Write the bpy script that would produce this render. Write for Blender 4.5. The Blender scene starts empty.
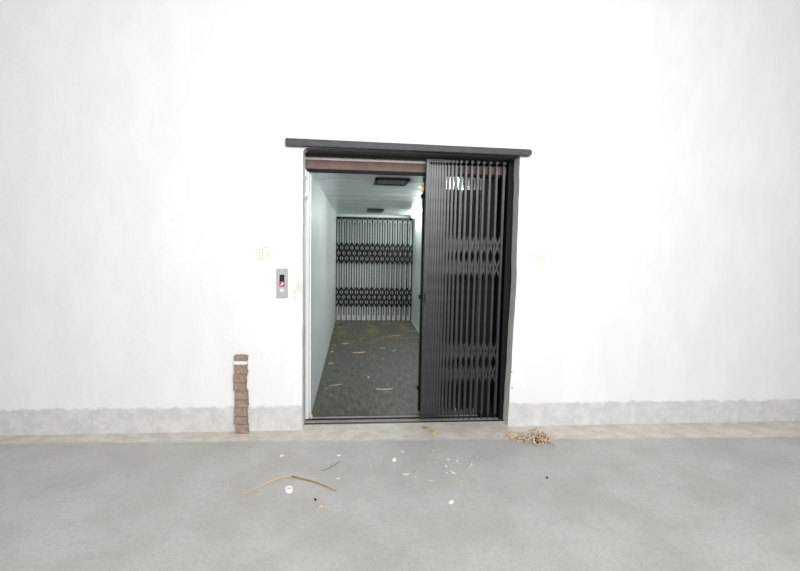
import bpy, bmesh, math, random
from mathutils import Vector, Matrix, noise as mnoise
random.seed(7)
S = bpy.context.scene
COL = S.collection

# ------------------------------------------------------------------ materials
def mat(name, col, rough=.6, metal=0., var=0., vscale=8., col2=None, bump=0., bscale=60., emis=None, estr=0., spec=.5, coat=0.):
    m = bpy.data.materials.new(name); m.use_nodes = True
    nt = m.node_tree; b = nt.nodes['Principled BSDF']
    b.inputs['Base Color'].default_value = (*col, 1)
    b.inputs['Roughness'].default_value = rough
    b.inputs['Metallic'].default_value = metal
    b.inputs['Specular IOR Level'].default_value = spec
    b.inputs['Coat Weight'].default_value = coat
    if emis:
        b.inputs['Emission Color'].default_value = (*emis, 1); b.inputs['Emission Strength'].default_value = estr
    if var or col2 or bump:
        tc = nt.nodes.new('ShaderNodeTexCoord')
    if var or col2:
        n = nt.nodes.new('ShaderNodeTexNoise'); n.inputs['Scale'].default_value = vscale; n.inputs['Detail'].default_value = 6
        nt.links.new(tc.outputs['Object'], n.inputs['Vector'])
        r = nt.nodes.new('ShaderNodeValToRGB')
        r.color_ramp.elements[0].position = .35; r.color_ramp.elements[1].position = .68
        c2 = col2 if col2 else tuple(max(0, c*(1-var)) for c in col)
        r.color_ramp.elements[0].color = (*c2, 1); r.color_ramp.elements[1].color = (*col, 1)
        nt.links.new(n.outputs['Fac'], r.inputs['Fac']); nt.links.new(r.outputs['Color'], b.inputs['Base Color'])
    if bump:
        n2 = nt.nodes.new('ShaderNodeTexNoise'); n2.inputs['Scale'].default_value = bscale; n2.inputs['Detail'].default_value = 5
        nt.links.new(tc.outputs['Object'], n2.inputs['Vector'])
        bp = nt.nodes.new('ShaderNodeBump'); bp.inputs['Strength'].default_value = bump; bp.inputs['Distance'].default_value = .01
        nt.links.new(n2.outputs['Fac'], bp.inputs['Height']); nt.links.new(bp.outputs['Normal'], b.inputs['Normal'])
    return m

class G:                     # small node-graph helper
    def __init__(s, m): s.m = m; s.nt = m.node_tree; s.b = s.nt.nodes['Principled BSDF']; s.tc = s.nt.nodes.new('ShaderNodeTexCoord')
    def n(s, t, **k):
        x = s.nt.nodes.new(t)
        for a, v in k.items(): setattr(x, a, v)
        return x
    def l(s, a, b): s.nt.links.new(a, b)
    def math(s, op, a, b=None, clamp=False):
        x = s.n('ShaderNodeMath', operation=op); x.use_clamp = clamp
        for i, v in enumerate((a, b)):
            if v is None: continue
            if isinstance(v, (int, float)): x.inputs[i].default_value = v
            else: s.l(v, x.inputs[i])
        return x.outputs[0]
    def noise(s, scale, detail=5, vec=None, rough=.5):
        x = s.n('ShaderNodeTexNoise'); x.inputs['Scale'].default_value = scale; x.inputs['Detail'].default_value = detail; x.inputs['Roughness'].default_value = rough
        s.l(vec if vec is not None else s.tc.outputs['Object'], x.inputs['Vector']); return x.outputs['Fac']
    def smooth(s, v, a, b):
        x = s.n('ShaderNodeMapRange', interpolation_type='SMOOTHSTEP'); x.inputs['From Min'].default_value = a; x.inputs['From Max'].default_value = b
        s.l(v, x.inputs['Value']); return x.outputs[0]
    def mix(s, f, a, b):
        x = s.n('ShaderNodeMix', data_type='RGBA')
        if isinstance(f, (int, float)): x.inputs[0].default_value = f
        else: s.l(f, x.inputs[0])
        for i, v in ((6, a), (7, b)):
            if isinstance(v, tuple): x.inputs[i].default_value = (*v, 1)
            else: s.l(v, x.inputs[i])
        return x.outputs[2]
    def sep(s):
        x = s.n('ShaderNodeSeparateXYZ'); s.l(s.tc.outputs['Object'], x.inputs[0]); return x.outputs
    def scaled(s, v):
        x = s.n('ShaderNodeMapping'); x.inputs['Scale'].default_value = v; s.l(s.tc.outputs['Object'], x.inputs[0]); return x.outputs[0]

# white-washed plaster with a bare cement foot
M_wall = mat('whitewashed_plaster', (.9, .9, .9), .85)
g = G(M_wall); x, y, z = g.sep()
ww = g.mix(g.smooth(g.noise(3.5, 8, g.scaled((1, 1, .45)), .62), .42, .6), (.83, .835, .84), (.865, .865, .86))
ww = g.mix(g.math('MULTIPLY', g.smooth(g.noise(45, 4), .62, .76), .12), ww, (.6, .6, .6))
edge = g.math('ADD', z, g.math('MULTIPLY', g.math('SUBTRACT', g.noise(13, 6, None, .65), .5), .10))
cem = g.mix(g.smooth(g.noise(9, 8, None, .7), .35, .68), (.58, .58, .575), (.70, .70, .695))
cem = g.mix(g.smooth(g.noise(22, 5), .56, .76), cem, (.76, .76, .76))
foot = g.math('SUBTRACT', 1, g.smooth(edge, .196, .226))
c = g.mix(foot, ww, cem)
# brown hand grime on the door edge below the call plate
dx = g.math('MULTIPLY', g.math('SUBTRACT', x, -.045), 1/.05); dz = g.math('MULTIPLY', g.math('SUBTRACT', z, 1.19), 1/.13)
r2 = g.math('ADD', g.math('MULTIPLY', dx, dx), g.math('MULTIPLY', dz, dz))
st = g.math('MULTIPLY', g.math('SUBTRACT', 1, g.smooth(r2, .1, 1.2)), g.smooth(g.noise(18, 5), .38, .64))
c = g.mix(g.math('MULTIPLY', st, .5), c, (.58, .48, .36))
g.l(c, g.b.inputs['Base Color'])
bp = g.n('ShaderNodeBump'); bp.inputs['Strength'].default_value = .25; bp.inputs['Distance'].default_value = .01
g.l(g.noise(28, 8, None, .65), bp.inputs['Height']); g.l(bp.outputs[0], g.b.inputs['Normal'])

M_reveal = mat('bare_cement_reveal', (.88, .88, .87), .9, var=.14, vscale=14, bump=.3)

# concrete floor with a paler cement apron along the wall
M_floor = mat('concrete_floor', (.4, .4, .4), .75)
g = G(M_floor); x, y, z = g.sep()
f1 = g.mix(g.smooth(g.noise(2.2, 8, None, .6), .32, .68), (.49, .475, .45), (.585, .57, .545))
f1 = g.mix(g.math('MULTIPLY', g.smooth(g.noise(70, 4, None, .7), .45, .75), .5), f1, (.30, .295, .28))
f1 = g.mix(g.math('MULTIPLY', g.smooth(g.noise(55, 3), .63, .72), .4), f1, (.70, .68, .64))
ap = g.mix(g.smooth(g.noise(7, 8, None, .65), .35, .68), (.62, .575, .52), (.78, .735, .68))
ap = g.mix(g.math('MULTIPLY', g.smooth(g.noise(40, 4), .58, .72), .5), ap, (.36, .32, .28))
f1 = g.mix(g.math('MULTIPLY', g.smooth(g.noise(24, 8, None, .75), .42, .66), .30), f1, (.38, .37, .35))
ye = g.math('ADD', g.math('ADD', y, g.math('MULTIPLY', x, .03)), g.math('MULTIPLY', g.math('SUBTRACT', g.noise(5, 6), .5), .09))
c = g.mix(g.smooth(ye, -.25, -.19), f1, ap)
g.l(c, g.b.inputs['Base Color'])
bp = g.n('ShaderNodeBump'); bp.inputs['Strength'].default_value = .2; bp.inputs['Distance'].default_value = .008
g.l(g.noise(60, 6, None, .7), bp.inputs['Height']); g.l(bp.outputs[0], g.b.inputs['Normal'])

# worn lift floor
M_cfloor = mat('worn_steel_floor', (.1, .1, .09), .55)
g = G(M_cfloor); x, y, z = g.sep()
s1 = g.noise(9, 9, g.scaled((2.4, .7, 1)), .7)
c = g.mix(g.smooth(s1, .40, .60), (.040, .036, .025), (.108, .098, .075))
blu = g.math('MULTIPLY', g.smooth(g.noise(2.5, 6, g.scaled((1.6, .7, 1))), .48, .66), .55)
c = g.mix(blu, c, (.072, .074, .068))
dust = g.math('MULTIPLY', g.smooth(y, 2.6, 4.6), g.smooth(g.noise(3.2, 6), .46, .66))
c = g.mix(g.math('MULTIPLY', dust, .7), c, (.27, .21, .10))
spk = g.smooth(g.noise(48, 3), .68, .76)
c = g.mix(g.math('MULTIPLY', spk, .6), c, (.5, .48, .42))
scr = g.smooth(g.noise(14, 4, g.scaled((6, .5, 1))), .66, .72)
c = g.mix(g.math('MULTIPLY', scr, .35), c, (.42, .44, .43))
g.l(c, g.b.inputs['Base Color'])

M_gate = mat('dark_painted_steel', (.064, .064, .071), .38, .5, var=.35, vscale=26, bump=.08, bscale=120)
M_black = mat('black_steel', (.008, .008, .009), .6, 0, spec=.15)
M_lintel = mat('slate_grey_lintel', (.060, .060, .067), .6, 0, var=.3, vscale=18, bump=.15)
M_track = mat('dark_grey_track', (.030, .030, .034), .6, .2)  # dark grey steel, also on the unlit display segments
M_brown = mat('rusty_brown_beam', (.21, .135, .115), .75, 0, col2=(.15, .10, .088), vscale=14, bump=.2)
M_strip = mat('pinkish_white_strip', (.92, .85, .84), .7, 0, col2=(.80, .74, .73), vscale=24)
M_rail = mat('worn_rail', (.06, .055, .05), .5, .5, var=.4, vscale=30)
M_sill = mat('dusty_sill_plate', (.38, .35, .325), .8, 0, col2=(.30, .275, .25), vscale=20)
M_car = mat('pale_cyan_panel', (.84, .885, .89), .32, 0, var=.04, vscale=3)
M_ceil = mat('pale_cyan_ceiling', (.74, .795, .80), .25, .1, var=.08, vscale=4)
M_seam = mat('panel_seam', (.70, .75, .755), .5)
M_slat = mat('silver_slat', (.80, .84, .83), .4, .3, var=.2, vscale=40)
M_slatd = mat('silver_slat_groove', (.23, .255, .26), .5, .3, var=.3, vscale=50)
M_back = mat('near_black_lattice', (.014, .016, .017), .55, 0, spec=.2)  # one near-black tone over the whole far gate
M_vent = mat('black_vent', (.012, .016, .016), .5)
M_louv = mat('grey_louvre', (.09, .10, .10), .4, .5)
M_shaft = mat('dark_shaft_plaster', (.05, .05, .05), .9)
M_steel = mat('brushed_steel_plate', (.46, .46, .47), .5, .1, var=.15, vscale=60)
M_glass = mat('black_display', (.012, .012, .018), .25)
M_red = mat('lit_red_lamp', (.7, .02, .10), .3, emis=(1, .02, .14), estr=.75)
M_glyph = mat('lit_glyph', (.9, .7, .75), .3, emis=(1, .7, .76), estr=.9)
M_btn = mat('white_button', (.80, .74, .75), .4)
M_pink = mat('pink_bar', (.75, .35, .4), .4)
M_brass = mat('dull_brass', (.40, .33, .20), .4, .5)
M_galv = mat('galvanised_steel', (.55, .56, .55), .4, .6)
M_tube = mat('lit_tube', (.9, .95, .95), .3, emis=(.93, 1, .985), estr=118)
M_white = mat('white_enamel', (.8, .82, .82), .4)
M_brick = mat('bare_brick', (.42, .31, .25), .9, 0, col2=(.25, .18, .145), vscale=40, bump=.5)
M_brickw = mat('limewashed_brick', (.85, .84, .82), .9, 0, var=.06, vscale=30, bump=.4)
M_coir = mat('coir_fibre', (.74, .64, .50), .85, 0, col2=(.46, .35, .23), vscale=60)
M_straw = mat('straw', (.66, .60, .48), .8, 0, col2=(.46, .41, .32), vscale=70)
M_pale = mat('pale_chip', (.86, .84, .80), .85, 0, var=.15, vscale=80)
M_red_chip = mat('reddish_chip', (.52, .40, .37), .85, 0, var=.2, vscale=80)
M_twig = mat('tan_twig', (.40, .27, .13), .75, 0, col2=(.27, .17, .08), vscale=40)
M_core = mat('dark_gap_fibre', (.20, .13, .075), .9, 0, var=.4, vscale=60)  # darker core colour stands in for shade between the strands
M_twigp = mat('peeled_twig', (.60, .48, .34), .75)
M_dtwig = mat('dark_twig', (.22, .20, .18), .8)
M_cap = mat('white_plastic', (.88, .87, .87), .35)
M_capp = mat('pale_pink_inlay', (.70, .60, .59), .5)
M_dark_bit = mat('dark_crumb', (.04, .035, .03), .8)
M_lump = mat('beige_lump', (.60, .50, .42), .9, 0, var=.2, vscale=50)

# faded orange paint
M_mark = mat('faded_vermilion', (.9, .6, .4), .9)
g = G(M_mark)
c = g.mix(g.smooth(g.noise(70, 4), .38, .66), (.87, .74, .64), (.82, .46, .28)); g.l(c, g.b.inputs['Base Color'])

# ------------------------------------------------------------------ mesh helpers
class MB:
    def __init__(s): s.bm = bmesh.new()
    def box(s, x0, x1, y0, y1, z0, z1):
        v = [s.bm.verts.new(p) for p in ((x0,y0,z0),(x1,y0,z0),(x1,y1,z0),(x0,y1,z0),(x0,y0,z1),(x1,y0,z1),(x1,y1,z1),(x0,y1,z1))]
        for f in ((3,2,1,0),(4,5,6,7),(0,1,5,4),(1,2,6,5),(2,3,7,6),(3,0,4,7)): s.bm.faces.new([v[i] for i in f])
        return s
    def prism(s, pts, d, off=Vector((0,0,0))):          # polygon pts (Vectors) extruded along d
        d = Vector(d); a = [s.bm.verts.new(Vector(p)) for p in pts]; b = [s.bm.verts.new(Vector(p)+d) for p in pts]
        n = len(pts); s.bm.faces.new(a[::-1]); s.bm.faces.new(b)
        for i in range(n): s.bm.faces.new((a[i], a[(i+1)%n], b[(i+1)%n], b[i]))
        return s
    def bar(s, p, q, w, t, up):                          # flat bar from p to q, width w, thickness t along up
        p, q, up = Vector(p), Vector(q), Vector(up).normalized(); d = (q-p).normalized(); sd = d.cross(up).normalized()*w/2
        return s.prism([p-sd-up*t/2, q-sd-up*t/2, q+sd-up*t/2, p+sd-up*t/2], up*t)
    def cyl(s, p, q, r, n=12, r2=None):
        p, q = Vector(p), Vector(q); d = (q-p); L = d.length
        m = Matrix.Translation((p+q)/2) @ d.to_track_quat('Z', 'Y').to_matrix().to_4x4()
        bmesh.ops.create_cone(s.bm, cap_ends=True, segments=n, radius1=r, radius2=r if r2 is None else r2, depth=L, matrix=m); return s
    def ball(s, p, r, sub=1, jit=0, sc=(1,1,1)):
        m = Matrix.Translation(p) @ Matrix.Rotation(random.random()*6, 4, 'Z') @ Matrix.Diagonal((*sc, 1))
        res = bmesh.ops.create_icosphere(s.bm, subdivisions=sub, radius=r, matrix=m)
        if jit:
            for v in res['verts']: v.co += Vector((random.uniform(-1,1), random.uniform(-1,1), random.uniform(-1,1)))*jit*r
        return s
    def tube(s, pts, r, n=6):
        pts = [Vector(p) for p in pts]; rr = r if isinstance(r, (list, tuple)) else [r]*len(pts)
        rings = []; ref = Vector((.13, .21, 1)).normalized()
        for i, p in enumerate(pts):
            d = (pts[min(i+1, len(pts)-1)] - pts[max(i-1, 0)]).normalized()
            a = d.cross(ref)
            if a.length < 1e-4: a = d.cross(Vector((1,0,0)))
            a.normalize(); b = d.cross(a)
            rings.append([s.bm.verts.new(p + (a*math.cos(k*2*math.pi/n) + b*math.sin(k*2*math.pi/n))*rr[i]) for k in range(n)])
        for A, B in zip(rings, rings[1:]):
            for k in range(n): s.bm.faces.new((A[k], A[(k+1)%n], B[(k+1)%n], B[k]))
        s.bm.faces.new(rings[0][::-1]); s.bm.faces.new(rings[-1]); return s
    def lathe(s, prof, c, n=24):                         # prof [(r,z)]
        c = Vector(c); R = []
        for r, z in prof: R.append([s.bm.verts.new(c+Vector((r*math.cos(k*2*math.pi/n), r*math.sin(k*2*math.pi/n), z))) for k in range(n)])
        for A, B in zip(R, R[1:]):
            for k in range(n): s.bm.faces.new((A[k], A[(k+1)%n], B[(k+1)%n], B[k]))
        s.bm.faces.new(R[0][::-1]); s.bm.faces.new(R[-1]); return s
    def build(s, name, m, parent=None, bevel=0, smooth=False, origin=None):
        if origin is not None:
            bmesh.ops.translate(s.bm, verts=s.bm.verts, vec=-Vector(origin))
        bmesh.ops.recalc_face_normals(s.bm, faces=s.bm.faces)
        me = bpy.data.meshes.new(name); s.bm.to_mesh(me); s.bm.free(); me.materials.append(m)
        if smooth:
            for p in me.polygons: p.use_smooth = True
        o = bpy.data.objects.new(name, me); COL.objects.link(o)
        if origin is not None: o.location = origin
        if parent is not None:
            o.parent = parent; o.matrix_parent_inverse = Matrix.Identity(4)
            if origin is None: o.location = -Vector(parent['_w']) if '_w' in parent else (0,0,0)
        if bevel:
            b = o.modifiers.new('bevel', 'BEVEL'); b.width = bevel; b.segments = 2; b.limit_method = 'ANGLE'
        return o

def tag(o, label=None, cat=None, group=None, kind=None):
    for k, v in (('label', label), ('category', cat), ('group', group), ('kind', kind)):
        if v: o[k] = v
    return o
def thing(name, label, cat, group=None):     # Empty at the world origin of the piece's base
    o = bpy.data.objects.new(name, None); COL.objects.link(o); o.empty_display_size = .1
    return tag(o, label, cat, group)
def struct(o): o['kind'] = 'structure'; return o

W = 1.81; HT = 2.36
# ------------------------------------------------------------------ setting
def jit_edge(pts, side, steps=40, amp=.003):
    out = []
    for (xa, za), (xb, zb) in zip(pts, pts[1:]):
        for i in range(steps):
            t = i/steps; out.append((xa+(xb-xa)*t + amp*(mnoise.noise((za*9+(zb-za)*t*9, side*7.3, .5))), za+(zb-za)*t))
    out.append(pts[-1]); return out
m = MB()
# one outline: the whole wall with the doorway cut out of its lower edge
le = jit_edge([(-.004, 0), (.001, 2.32)], 1, 30, .004) + [(.004, 2.335), (.012, 2.348), (.026, 2.357), (.045, 2.36)]
re = jit_edge([(1.797, 0), (1.822, 1.2), (1.808, 2.36)], 2, 24, .005)
outline = [(-9, 0)] + le + re[::-1] + [(9, 0), (9, 5.5), (-9, 5.5)]
m.prism([(p[0], 0, p[1]) for p in outline], (0, .14, 0))
wall = struct(m.build('wall_front', M_wall))
wall.data.materials.append(M_reveal)
for p in wall.data.polygons:                    # unpainted cement inside the doorway cheeks
    cc = p.center
    if abs(p.normal.y) < .5 and -.1 < cc.x < 1.95 and 0 < cc.z < 2.4: p.material_index = 1
# rear mass of the same wall: the lift shaft
struct(MB().box(-9, 9, -14, .24, -.25, 0).build('floor', M_floor))
struct(MB().box(-.4, -.06, .14, 6.2, -.25, 3.2).build('wall_shaft_left', M_shaft))
struct(MB().box(1.90, 2.3, .14, 6.2, -.25, 3.2).build('wall_shaft_right', M_shaft))
struct(MB().box(-.06, 1.90, 5.80, 6.2, -.25, 3.2).build('wall_shaft_back', M_shaft))
struct(MB().box(-.06, 1.90, .14, 5.80, 2.75, 3.2).build('ceiling_shaft', M_shaft))
struct(MB().box(-.06, 1.90, .24, 5.80, -.25, -.06).build('floor_shaft', M_shaft))

# far landing door: pale pressed slats, one per bay of the far gate
BX0, BX1, NB = .045, 1.588, 16
BP = (BX1-BX0)/(NB-1)
d = thing('door_1', None, None); struct(d)
for i in range(-1, NB):
    x0 = BX0+BP*i; mm = MB()
    a, b = x0+.006, x0+BP-.006; mid = (a+b)/2; gw = .016
    mm.box(a, mid-gw, 5.715, 5.75, 0, 2.2).box(mid+gw, b, 5.715, 5.75, 0, 2.2)
    mm.box(mid-gw, mid+gw, 5.715, 5.75, 0, .10).box(mid-gw, mid+gw, 5.715, 5.75, 2.02, 2.2)
    sl = mm.build('slat', M_slat, d, bevel=.004)
    MB().box(mid-gw, mid+gw, 5.735, 5.755, .10, 2.02).build('groove', M_slatd, sl)
MB().box(-.06, 1.90, 5.755, 5.80, -.06, 2.75).build('door_sheet', M_slatd, d)

# ------------------------------------------------------------------ lintel
m = MB()
pts = [(-.133, 2.362), (-.133, 2.421), (1.876, 2.408), (1.892, 2.398), (1.896, 2.380), (1.886, 2.358), (1.86, 2.352)]
pts = [(-.133, 2.363), (-.133, 2.421), (1.0, 2.4135), (1.878, 2.4075), (1.892, 2.400), (1.896, 2.380), (1.888, 2.360), (1.872, 2.354), (1.0, 2.3585)]
m.prism([(a, -.05, b) for a, b in pts], (0, .0495, 0)); m.box(.03, 1.80, -.0005, .139, 2.346, 2.3585)  # second box: dark plate under the soffit standing in for its shade
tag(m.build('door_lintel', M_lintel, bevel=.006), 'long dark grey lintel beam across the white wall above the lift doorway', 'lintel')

# ------------------------------------------------------------------ header beam behind the gate top
h = thing('header_beam', 'rusty brown beam with pinkish white strip across the top of the lift doorway', 'beam')
MB().box(-.06, 1.90, .245, .30, 2.232, 2.308).build('beam', M_brown, h, bevel=.004)
st = MB().box(-.045, 1.045, .238, .29, 2.308, 2.349).build('white_strip', M_strip, h, bevel=.003)
for i in range(11):
    x = .035+i*.092; MB().cyl((x, .2375, 2.330), (x, .231, 2.330), .0055, 8).build('rivet', M_dark_bit, st)
MB().box(-.06, 1.90, .25, .31, 2.208, 2.232).build('bottom_lip', M_black, h)
MB().ball((.42, .236, 2.357), .012, 1, .3, (1.6, .6, .6)).ball((.46, .236, 2.354), .009, 1, .3, (1.6, .6, .6)).build('plaster_crumbs', M_coir, h)

# ------------------------------------------------------------------ collapsible gates
def channel_picket(w, depth, z0, z1, gap, zn0, zn1, neck, rollers, rz):
    """pair of steel channels with thin foot and hanger; origin at gate plane"""
    m = MB(); t = (depth-gap)/2
    for s in (-1, 1):
        ya, yb = (s*depth/2, s*gap/2) if s < 0 else (gap/2, depth/2)
        ya, yb = min(ya, yb), max(ya, yb)
        m.box(-w/2, w/2, ya, yb, z0, z1)
        for z in rz: m.cyl((0, s*depth/2, z), (0, s*(depth/2+.003), z), .0045, 8)
    m.box(-neck/2, neck/2, -.004, .004, zn0, z0+.02)
    m.box(-neck/2, neck/2, -.004, .004, z1-.02, zn1)
    return m

def lattice(parent, xs, y, bands, wid, thk, gap, material):
    n = len(xs)
    for (za, zb) in bands:
        for i in range(n-2):
            zm = (za+zb)/2
            MB().bar((xs[i], y-gap, za), (xs[i+2], y-gap, zb), wid, thk, (0,1,0)).build('lattice_link', material, parent)
            MB().bar((xs[i], y+gap, zb), (xs[i+2], y+gap, za), wid, thk, (0,1,0)).build('lattice_link', material, parent)
        zm = (za+zb)/2
        for j, k, s in ((0, 1, 1), (n-1, n-2, 1)):       # half links at both ends
            MB().bar((xs[j], y-gap*s, zm), (xs[k], y-gap*s, za), wid, thk, (0,1,0)).build('lattice_link', material, parent)
            MB().bar((xs[j], y+gap*s, zm), (xs[k], y+gap*s, zb), wid, thk, (0,1,0)).build('lattice_link', material, parent)

def make_gate(root, xs, y, w, depth, z0, z1, zn0, zn1, neck, bands, material, lw, roller):
    rz = []
    for za, zb in bands: rz += [za, (za+zb)/2, zb]
    proto = None
    for i, x in enumerate(xs):
        if proto is None:
            p = channel_picket(w, depth, z0, z1, depth*.34, zn0, zn1, neck, None, rz).build('picket', material, root, bevel=.0025, origin=(0,0,0)); proto = p
            if roller:
                r = MB().cyl((0, -.021, zn1-.016), (0, .021, zn1-.016), .0165, 14).build('roller', material, p, bevel=.002, origin=(0,0,0)); pr = r
        else:
            p = proto.copy(); COL.objects.link(p); p.parent = root
            if roller: r = pr.copy(); COL.objects.link(r); r.parent = p
        p.location = (x, y, 0)
    lattice(root, xs, y, bands, lw, .003, .0022, material)

# front landing gate, folded to the right
gt = thing('folding_gate', 'dark grey collapsible gate folded across the right of the lift doorway', 'gate')
FX = [1.068, 1.090, 1.112, 1.134, 1.157, 1.181, 1.206, 1.235, 1.267, 1.301, 1.342, 1.388, 1.440, 1.493, 1.546, 1.602, 1.662, 1.728]
GY = .175
make_gate(gt, FX, GY, .021, .034, .052, 2.285, .006, 2.338, .010, [(.33, .745), (1.30, 1.70)], M_gate, .016, True)
MB().box(1.034, 1.062, .150, .196, .02, 2.338).build('leading_stile', M_gate, gt, bevel=.003)
MB().box(1.765, 1.82, .15, .225, .004, 2.345).build('fixed_post', M_black, gt, bevel=.003)
MB().box(-.055, 1.895, .142, .215, 2.341, 2.366).build('top_track', M_track, gt)
MB().box(-.055, 1.895, .205, .215, 2.326, 2.341).build('track_lip', M_track, gt)
hn = MB().box(1.041, 1.053, .142, .151, 1.075, 1.175).build('pull_plate', M_black, gt, bevel=.002)
for zz in (1.085, 1.165): MB().cyl((1.047, .142, zz), (1.047, .138, zz), .004, 8).build('screw', M_rail, hn)

# lift car gate folded behind it
cg = thing('folding_gate', 'black inner collapsible gate folded behind the dark grey front gate, brass latch on its edge', 'gate')
CX = [1.088+i*.0295 for i in range(17)]
make_gate(cg, CX, .345, .0225, .030, .045, 2.105, .004, 2.20, .008, [(.30, .70), (1.22, 1.62)], M_black, .014, False)
MB().box(1.036, 1.064, .318, .372, .03, 2.205).build('leading_stile', M_black, cg, bevel=.003)
lt = MB().prism([(1.040, .312, 2.155), (1.040, .312, 2.075), (1.022, .312, 2.078), (.988, .312, 2.106), (.982, .312, 2.120), (1.012, .312, 2.124), (1.026, .312, 2.155)], (0, .016, 0)).build('latch', M_brass, cg, bevel=.002)
lt['label'] = 'dull brass latch'
MB().cyl((1.028, .312, 2.125), (1.028, .306, 2.125), .007, 10).build('latch_pin', M_dark_bit, lt)
for zz in (2.035, 1.115, .255):
    MB().box(1.020, 1.040, .325, .36, zz-.018, zz+.018).build('stop_block', M_black, cg, bevel=.003)

# far gate, drawn shut
bg = thing('folding_gate', 'black lattice gate drawn shut across the far end of the lift car', 'gate')
BX = [BX0+BP*i for i in range(NB)]
make_gate(bg, BX, 5.60, .020, .028, .02, 2.08, .002, 2.10, .008, [(.295, .70), (1.18, 1.605)], M_back, .028, False)
MB().box(.0375, 1.56, 5.585, 5.615, 2.075, 2.118).build('top_rail', M_back, bg)
# staples of the hanging rail
for i in range(NB): MB().box(BX[i]-.014, BX[i]+.014, 5.575, 5.586, 2.07, 2.10).build('hanger', M_slatd, bg)

# ------------------------------------------------------------------ lift car
car = thing('lift_car', 'long lift car lined with pale cyan panels, seen through the doorway', 'lift')
zc = lambda y: 2.215 + (2.168-2.215)*(y-.31)/(5.66-.31)
fl = MB().box(.037, 1.593, .262, 5.70, -.06, 0).build('car_floor', M_cfloor, car)
fl['label'] = 'worn grey steel floor'
MB().box(.037, 1.593, .266, .289, 0, .005).build('sill_plate', M_sill, fl)
MB().box(.037, 1.593, .293, .311, 0, .006).build('floor_rail', M_rail, fl)
for side, xa, xb, xi in (('left', .010, .037, .037), ('right', 1.593, 1.620, 1.593)):
    wl = MB().box(xa, xb, .315, 5.70, 0, 2.23).build('side_wall', M_car, car)
    s = 1 if side == 'left' else -1
    for k in range(12):
        yy = .62+k*.42
        MB().box(min(xi, xi+s*.0008), max(xi, xi+s*.0008), yy-.004, yy+.004, .06, zc(yy)-.002).build('panel_seam', M_seam, wl)
    if side == 'right': MB().box(min(xi, xi+s*.006), max(xi, xi+s*.006), .39, 5.57, 0.0, .03).build('skirting', M_white, wl)
MB().box(-.058, .026, .232, .315, 0, 2.205).build('front_stile_or_cover', M_white, car, bevel=.004)['label'] = 'white front edge strip'
MB().box(1.588, 1.70, .300, .315, 0, 2.205).build('front_stile_or_cover', M_black, car)['label'] = 'added black cover strip at the front edge'  # added strip, black to hide the lit wall end behind the gates
m = MB(); ya, yb = .312, 5.70
m.prism([(.01, ya, zc(ya)), (.01, yb, zc(yb)), (.01, yb, zc(yb)+.05), (.01, ya, zc(ya)+.05)], (1.61, 0, 0))
ce = m.build('car_ceiling', M_ceil, car)
for k in range(9):
    yy = .75+k*.58; zz = zc(yy)
    MB().box(.04, 1.59, yy-.006, yy+.006, zz-.0012, zz+.001).build('panel_seam', M_seam, ce)
for x0, x1, y0, y1 in ((.61, .935, .50, .92), (.62, .90, 4.05, 4.70)):
    z = zc((y0+y1)/2)-.004
    v = MB()
    v.box(x0, x1, y0, y0+.04, z-.018, z).box(x0, x1, y1-.04, y1, z-.018, z).box(x0, x0+.03, y0, y1, z-.018, z).box(x1-.03, x1, y0, y1, z-.018, z).box(x0, x1, y0, y1, z-.004, z+.002)
    v = v.build('vent', M_vent, ce); v['label'] = 'black ceiling vent'
    for k in range(9):
        xx = x0+.045+k*(x1-x0-.09)/8
        MB().prism([(xx-.008, y0+.04, z-.005), (xx+.001, y0+.04, z-.005), (xx+.008, y0+.04, z-.017), (xx+.004, y0+.04, z-.017)], (0, y1-y0-.08, 0)).build('louvre', M_louv, v)
MB().box(.037, 1.593, 5.625, 5.68, 2.118, 2.172).build('rear_header', M_white, car)

def tube_light(y0, y1, label):
    t = thing('tube_light', label, 'light', 'tube lights in the lift car')
    hz = 2.125
    MB().box(1.558, 1.593, y0, y1, hz-.022, hz+.022).build('housing', M_white, t, bevel=.004)
    MB().cyl((1.538, y0+.03, hz), (1.538, y1-.03, hz), .014, 12).build('tube', M_tube, t, smooth=False)
    for yy in (y0+.015, y1-.015): MB().box(1.524, 1.558, yy-.015, yy+.015, hz-.016, hz+.016).build('end_holder', M_white, t)
tube_light(1.05, 2.25, 'lit white tube light high on the right wall, nearest the gates, seen through the pickets')
tube_light(4.05, 5.25, 'lit white tube light at the far top right corner of the lift car')

# ------------------------------------------------------------------ threshold
sl = thing('door_sill', 'dusty metal door sill with two dark rails across the foot of the doorway', 'sill')
MB().box(0, 1.795, .112, .238, 0, .004).build('sill_plate', M_sill, sl)
MB().box(0, 1.795, .112, .134, .004, .009).build('rail', M_rail, sl)
MB().box(0, 1.795, .205, .228, .004, .009).build('rail', M_black, sl)

# strike channel on the left jamb
jc = thing('strike_channel', 'thin grey steel strike strip on the left edge of the doorway', 'door frame')
MB().box(-.006, .003, .142, .150, .01, 2.335).box(-.006, -.001, .142, .20, .01, 2.335).build('strip', M_galv, jc)
MB().box(-.002, .020, .16, .20, 1.985, 2.02).box(.004, .016, .15, .19, 1.972, 1.984).build('strike_bracket', M_galv, jc, bevel=.003)
MB().box(-.002, .014, .15, .165, 2.15, 2.21).build('corner_bracket', M_galv, jc, bevel=.002)

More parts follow.
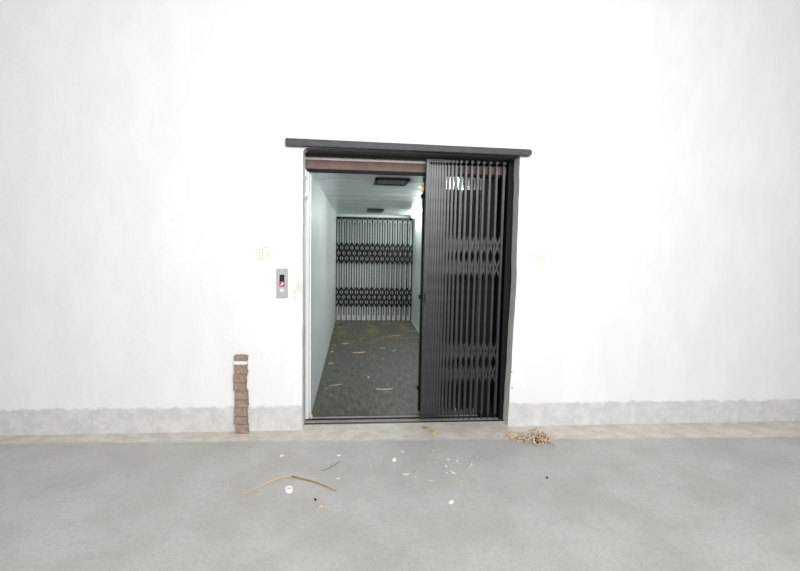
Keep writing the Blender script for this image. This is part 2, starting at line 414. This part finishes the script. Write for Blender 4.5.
# ------------------------------------------------------------------ call plate
cp = thing('call_panel', 'small steel call plate with red lit lamp on the wall left of the doorway', 'call button')
MB().box(-.2135, -.121, -.012, .001, 1.134, 1.378).build('faceplate', M_steel, cp, bevel=.003)
dp = MB().box(-.187, -.148, -.016, -.012, 1.232, 1.328).build('display', M_glass, cp, bevel=.0015)
for zz in (1.302, 1.284): MB().box(-.178, -.157, -.0165, -.016, zz-.002, zz+.002).build('unlit_segment', M_track, dp)
lampd = MB().cyl((-.1675, -.0160, 1.2535), (-.1675, -.0185, 1.2535), .0175, 24).build('indicator_lamp', M_red, cp)
lampd['label'] = 'red lit indicator lamp with pale arrow mark'
gm = MB(); yy = -.0192
for a, b in (((-.178, 1.244), (-.171, 1.243)), ((-.171, 1.243), (-.166, 1.256)), ((-.166, 1.256), (-.158, 1.256)), ((-.158, 1.256), (-.164, 1.266)), ((-.158, 1.256), (-.163, 1.247))):
    gm.bar((a[0], yy, a[1]), (b[0], yy, b[1]), .0042, .001, (0,1,0))
gm.build('arrow_mark', M_glyph, lampd)
MB().box(-.185, -.152, -.017, -.012, 1.186, 1.213).build('call_button', M_btn, cp, bevel=.002)
MB().box(-.176, -.161, -.0178, -.017, 1.197, 1.201).build('button_mark', M_pink, cp)
for zz in (1.360, 1.150): MB().cyl((-.167, -.012, zz), (-.167, -.0145, zz), .006, 12).build('screw', M_galv, cp)

# ------------------------------------------------------------------ faint painted good-luck marks (four-armed sign with dots)
def mark(cx, cz, s, label):
    m = MB(); w = s*.15; y = -.0004
    def seg(a, b): m.bar((cx+a[0]*s, y, cz+a[1]*s), (cx+b[0]*s, y, cz+b[1]*s), w, .0016, (0,1,0))
    seg((-1, 0), (1, 0)); seg((0, -1), (0, 1))
    seg((0, 1), (.9, 1.02)); seg((1, 0), (1.02, -.9)); seg((0, -1), (-.9, -1)); seg((-1, 0), (-1, .9))
    for a, b in ((.55, .5), (-.55, .5), (.55, -.5), (-.55, -.5)):
        m.cyl((cx+a*s, -.0004, cz+b*s), (cx+a*s, -.002, cz+b*s), s*.13, 10)
    tag(m.build('painted_mark', M_mark), label, 'painted mark', 'orange marks on the wall')
mark(-.323, 1.503, .047, 'faded orange good-luck sign with dots on the white wall, left of the call plate')
mark(2.023, 1.510, .046, 'faded orange good-luck sign with dots on the white wall, right of the doorway')

# ------------------------------------------------------------------ bricks at the left wall edge
zb = 0.; heights = [.078, .070, .074, .066, .076, .072, .070, .078]
names = ['lowest', 'second from the floor', 'third from the floor', 'fourth from the floor', 'fifth from the floor', 'sixth from the floor', 'fourth from the top', 'third from the top']
def brick(z0, h, label, m, dx):
    x1 = -.444+dx; x0 = x1-.105; b = MB()
    n = 5; pts = []
    for i in range(n): pts.append((x0+(x1-x0)*i/(n-1), z0+.001+random.uniform(0, .001)))
    for i in range(3): pts.append((x1+random.uniform(-.008, .004), z0+h*(i+1)/4))
    for i in range(n): pts.append((x1-(x1-x0)*i/(n-1), z0+h-.001-(random.uniform(0, .008) if i in (0,) else 0)))
    b.prism([(p[0], -.055, p[1]) for p in pts], (0, .052, 0))
    tag(b.build('brick', m, bevel=.004), label, 'brick', 'rough bricks against the left wall')
for i, hh in enumerate(heights):
    brick(zb, hh, 'rough brown brick, %s in the stack against the left wall' % names[i], M_brick, random.uniform(-.010, .006)); zb += hh
brick(zb, .032, 'thin whitewashed brick just under the topmost brick of the stack by the wall', M_brickw, -.004); zb += .032
brick(zb, .046, 'rough brown brick, topmost in the stack against the left wall', M_brick, .0)

# ------------------------------------------------------------------ litter on the concrete floor
def strands(m, path, n, r0, spread, hgt, L=(.05, .13), n_seg=5):
    for k in range(n):
        t = random.random()*(len(path)-1); i = min(int(t), len(path)-2); f = t-i
        a, b = path[i], path[i+1]
        c = Vector((a[0]+(b[0]-a[0])*f, a[1]+(b[1]-a[1])*f, 0)); sp = spread[i]+(spread[i+1]-spread[i])*f; hh = hgt[i]+(hgt[i+1]-hgt[i])*f
        ang = random.random()*6.28; ln = random.uniform(*L); cur = random.uniform(-14, 14)
        q = random.gauss(0, .5); w = random.gauss(0, .5)
        p = c+Vector((q*sp, w*sp, 0)); top = hh*max(.08, 1-(q*q+w*w)*.7)
        z0 = random.uniform(.1, 1)*top
        pts = []
        for s in range(n_seg):
            pts.append(Vector((p.x, p.y, max(r0, z0+random.uniform(-.25, .25)*top))))
            ang += cur*ln/n_seg; p = p+Vector((math.cos(ang), math.sin(ang), 0))*ln/n_seg
        m.tube(pts, random.uniform(.7, 1.3)*r0, 5)
m = MB()
path = [(1.74, -.220), (1.80, -.265), (1.87, -.295), (1.94, -.335), (2.00, -.32)]
strands(m, path, 210, .0047, [.020, .024, .030, .062, .058], [.036, .036, .042, .115, .085], (.05, .10))
core = MB()
for a, b, r in ((1.945, -.338, .046), (1.99, -.322, .042), (1.90, -.305, .028), (1.84, -.28, .020), (1.78, -.25, .018)):
    core.ball((a, b, r*.5), r, 2, .22, (1.2, 1, .7))
heap = m.build('coir_heap', M_coir)
core.build('dark_gap_core', M_core, heap)
tag(heap, 'large tangled heap of tan coir fibre on the floor by the right wall', 'fibre heap')
m = MB(); strands(m, [(1.10, -.11), (1.15, -.12)], 34, .0035, [.022, .022], [.028, .028], (.02, .06))
m.ball((1.125, -.115, .010), .020, 2, .3, (1.5, 1, .6))
tag(m.build('fibre_clump', M_coir), 'small brown fibre clump lying on the floor in front of the folded gate', 'fibre clump')
m = MB(); strands(m, [(1.04, -.015), (1.07, -.022)], 12, .003, [.012, .012], [.018, .018], (.015, .035)); m.ball((1.055, -.018, .007), .013, 1, .35, (1.4, 1, .6))
tag(m.build('fibre_clump', M_twig), 'tiny dark brown fibre clump at the foot of the gate leading edge', 'fibre clump')
m = MB(); m.ball((.040, .262, .022), .022, 2, .3, (.8, .6, 1.2)).ball((.05, .258, .010), .014, 2, .3, (1.2, .8, .8))
tag(m.build('plaster_lump', M_lump), 'beige plaster lump on the sill at the left corner of the doorway', 'plaster lump')

# bent twig
t = thing('bent_twig', 'long tan bent twig lying on the concrete floor at lower left', 'twig')
MB().tube([(.018, -.806, .006), (.09, -.845, .006), (.181, -.895, .006), (.255, -.95, .005), (.324, -1.011, .004)], [.005, .0048, .0045, .004, .003], 7).build('bark_half', M_twig, t, smooth=True)
MB().tube([(-.262, -1.022, .004), (-.202, -.962, .005), (-.13, -.885, .006), (-.061, -.822, .006), (-.02, -.806, .006), (.018, -.806, .006)], [.003, .005, .006, .006, .005, .005], 7).build('peeled_half', M_twigp, t, smooth=True)
m = MB().tube([(.21, -.735, .003), (.26, -.70, .003), (.30, -.655, .003), (.335, -.585, .002)], [.0025, .003, .003, .002], 5).tube([(.272, -.69, .003), (.278, -.64, .003), (.285, -.62, .002)], .002, 5)
tag(m.build('thin_twig', M_dtwig), 'thin dark forked twig on the floor just beyond the bent tan twig', 'twig')
# round white lid
c = thing('round_lid', 'round white plastic lid on the concrete floor beside the bent twig', 'lid')
MB().lathe([(.023, 0), (.026, .002), (.027, .021), (.025, .025), (.021, .025), (.019, .020), (.001, .020)], (.024, -.993, 0), 28).build('rim', M_cap, c, smooth=False)
MB().cyl((.022, -.993, .0195), (.022, -.993, .0215), .014, 20).build('inlay', M_capp, c)

def chip(x, y, r, m_, label, cat='chip', group=None, sc=(1.4, .8, .55)):
    mm = MB(); mm.ball((x, y, r*.45), r, 2, .22, sc); mm.ball((x+r*.7, y-r*.25, r*.3), r*.6, 1, .3, (1.1, 1, .6))
    return tag(mm.build('chip', m_), label, cat, group)
def shred(x, y, ln, ang, r, m_, label, bend=.6, group=None, name='straw_shred', z=0):
    p = Vector((x, y, 0)); a = ang; pts = []
    p -= Vector((math.cos(a), math.sin(a), 0))*ln/2; a -= bend/2
    for k in range(5):
        pts.append((p.x, p.y, z+r*(1.0+.6*math.sin(k*1.3)**2))); p = p+Vector((math.cos(a), math.sin(a), 0))*ln/4; a += bend/4
    return tag(MB().tube(pts, [r*.6, r, r*1.1, r, r*.6], 6).build(name, m_), label, 'straw', group)

chip(.733, -.601, .016, M_pale, 'pale plaster chip with a dark side, largest chip below the doorway middle', sc=(1.3, 1, .9))
chip(.024+.30, -.523+.02, .011, M_pale, 'small pale chip on the floor just outside the sill, left of the doorway middle')
chip(.242, -1.19, .016, M_lump, 'beige flake on the floor in the bottom left, right of the white lid')
chip(.200, -1.104, .009, M_dark_bit, 'tiny dark crumb on the floor right of the white lid')
chip(-.101, -.491, .013, M_pale, 'pale chip on the floor straight below the call plate')
chip(1.041, -1.189, .014, M_pale, 'white chip on the floor in the bottom foreground, lower centre', sc=(1.6, .8, .6))
chip(1.105, -1.243, .010, M_lump, 'small beige chip right beside the white foreground chip')
chip(2.06, -.215, .009, M_dark_bit, 'small black crumb behind the large coir heap')
chip(1.773, -.919, .008, M_dark_bit, 'small dark crumb on the floor at lower right, in front of the coir heap')
chip(.331, -.850, .009, M_pale, 'tiny white chip at the right end of the bent twig')
chip(-.215, -.975, .011, M_lump, 'small beige chip at the left end of the bent twig')
chip(.865, -.797, .013, M_red_chip, 'reddish chip in the scatter on the floor in front of the doorway', sc=(1.5, .9, .5))
shred(.935, -.785, .06, -.25, .0035, M_red_chip, 'reddish curved shred right beside the reddish chip')
shred(.80, -.815, .05, .2, .004, M_pale, 'pale short shred left of the reddish chip')
shred(.814, -.463, .055, -1.0, .005, M_pale, 'pale bent shred on the floor just out from the sill, centre of the doorway', 1.0)
shred(1.280, -.709, .085, 1.15, .005, M_pale, 'long pale shred standing out at the right of the scatter', .5)
shred(1.196, -.620, .06, 1.4, .0045, M_pale, 'pale curled shred at the top of the scatter, beside the small pale chip', 1.2)
chip(1.140, -.610, .010, M_pale, 'small pale chip at the top of the scatter, left of the curled shred')
shred(1.133, -.812, .055, -.9, .006, M_pale, 'thick pale shred in the middle of the scatter', .8)
shred(1.16, -.935, .085, -.45, .004, M_straw, 'straw coloured shred lying lowest in the scatter', .3)
chip(1.10, -.718, .009, M_pale, 'tiny pale chip above the thick pale shred')
chip(1.049, -.458, .010, M_lump, 'small beige chip on the floor between the gate and the scatter')
shred(.96, -.914, .045, .1, .0035, M_straw, 'short straw shred left of the lowest scatter shred')
chip(1.257, -.917, .008, M_lump, 'tiny beige chip right of the lowest scatter shred')
# crumbs that nothing tells apart
for k in range(46):
    x, y = random.uniform(-.05, 2.0), random.uniform(-1.15, -.28)
    if random.random() < .55: x, y = random.gauss(1.0, .28), random.gauss(-.75, .2)
    if not (-.3 < x < 2.2 and -1.3 < y < -.05): continue
    mm = MB(); r = random.uniform(.0025, .0055); mm.ball((x, y, r*.5), r, 1, .3, (1.5, .9, .6))
    tag(mm.build('crumb', random.choice([M_pale, M_straw, M_lump])), 'tiny pale crumb of straw or plaster scattered on the concrete floor', 'crumb', 'crumbs on the concrete floor')

# litter on the lift floor
def cshred(x, y, ln, ang, r, label, bend=.6, m_=M_straw): return shred(x, y, ln*.8, ang, r*.72, m_, label, bend)
cshred(.497, 2.807, .24, .25, .013, 'long pale straw strip in the middle of the lift floor', .5)
cshred(.765, 1.105, .25, .20, .008, 'curved straw wisp near the front right of the lift floor', .9)
cshred(.73, 1.085, .14, -.2, .006, 'short straw wisp lying against the curved wisp at the front right of the lift floor', .5)
cshred(.28, 3.42, .15, .4, .011, 'straw tuft at the left of the lift floor beyond the pale strip', .9)
cshred(1.164, 4.063, .20, -.3, .010, 'straw wisp toward the far right of the lift floor', .8)
cshred(1.02, 2.928, .14, 1.0, .009, 'short straw piece at the right of the lift floor, level with the long strip', .7)
cshred(.863, 3.10, .12, -.5, .008, 'thin straw piece between the long strip and the right piece', .6)
cshred(.12, 2.21, .10, .5, .007, 'small straw piece by the left wall of the lift floor', .6)
cshred(.229, 1.268, .18, .45, .005, 'faint thin straw near the front left of the lift floor', .4)
chip(.16, 5.15, .022, M_dark_bit, 'dark crumb at the far left of the lift floor before the far gate')
chip(.40, .80, .010, M_dark_bit, 'small dark crumb near the sill on the lift floor')
chip(.10, 2.875, .014, M_pale, 'pale chip by the left wall on the lift floor')
chip(.60, 1.55, .010, M_pale, 'pale chip in the front middle of the lift floor')
for k in range(26):
    x, y = random.uniform(.08, 1.0), random.uniform(.4, 5.3); r = random.uniform(.004, .009)
    mm = MB(); mm.ball((x, y, r*.5), r, 1, .3, (1.5, .9, .5))
    tag(mm.build('crumb', random.choice([M_pale, M_straw])), 'tiny pale straw crumb scattered on the dark lift floor', 'crumb', 'crumbs on the lift floor')
# small knocks in the plaster of the right edge
for i, (x, z, lb) in enumerate(((1.813, .494, 'small dark wall plug in the right doorway edge, upper of two'), (1.823, .352, 'small dark wall plug in the right doorway edge, lower of two'))):
    tag(MB().cyl((x, .004, z), (x, -.004, z), .006, 10).build('wall_plug', M_dtwig), lb, 'wall plug', 'wall plugs by the gate')

# ------------------------------------------------------------------ light
w = bpy.data.worlds.new('open_shed_daylight'); S.world = w; w.use_nodes = True
bgn = w.node_tree.nodes['Background']; bgn.inputs[0].default_value = (.97, .985, 1, 1); bgn.inputs[1].default_value = .19
ld = bpy.data.lights.new('added_area_light', 'AREA'); ld.shape = 'RECTANGLE'; ld.size = 4.0; ld.size_y = 2.4; ld.energy = 274; ld.spread = math.radians(130); ld.color = (1, .995, .985)  # added soft light behind the camera, narrowed so the wall dims sideways
lo = bpy.data.objects.new('added_area_light', ld); COL.objects.link(lo); lo.location = (1.2, -6.3, 3.5); lo.rotation_euler = (math.radians(74), 0, math.radians(2))

# ------------------------------------------------------------------ camera
yaw, pitch, roll = .0955, -.0892, .0193
f = Vector((math.sin(yaw)*math.cos(pitch), math.cos(yaw)*math.cos(pitch), math.sin(pitch)))
r = Vector((math.cos(yaw), -math.sin(yaw), 0)); u = r.cross(f)
r, u = r*math.cos(roll)+u*math.sin(roll), u*math.cos(roll)-r*math.sin(roll)
cam = bpy.data.cameras.new('camera'); co = bpy.data.objects.new('camera', cam); COL.objects.link(co)
cam.sensor_fit = 'HORIZONTAL'; cam.sensor_width = 36; cam.lens = 466.456/800*36; cam.clip_start = .05
co.matrix_world = Matrix(((r.x, u.x, -f.x, .4354), (r.y, u.y, -f.y, -3.9141), (r.z, u.z, -f.z, 1.6), (0, 0, 0, 1)))
S.camera = co
S.view_settings.view_transform = 'Standard'; S.view_settings.look = 'None'; S.view_settings.gamma = 1; S.view_settings.use_curve_mapping = False
S.view_settings.exposure = 0
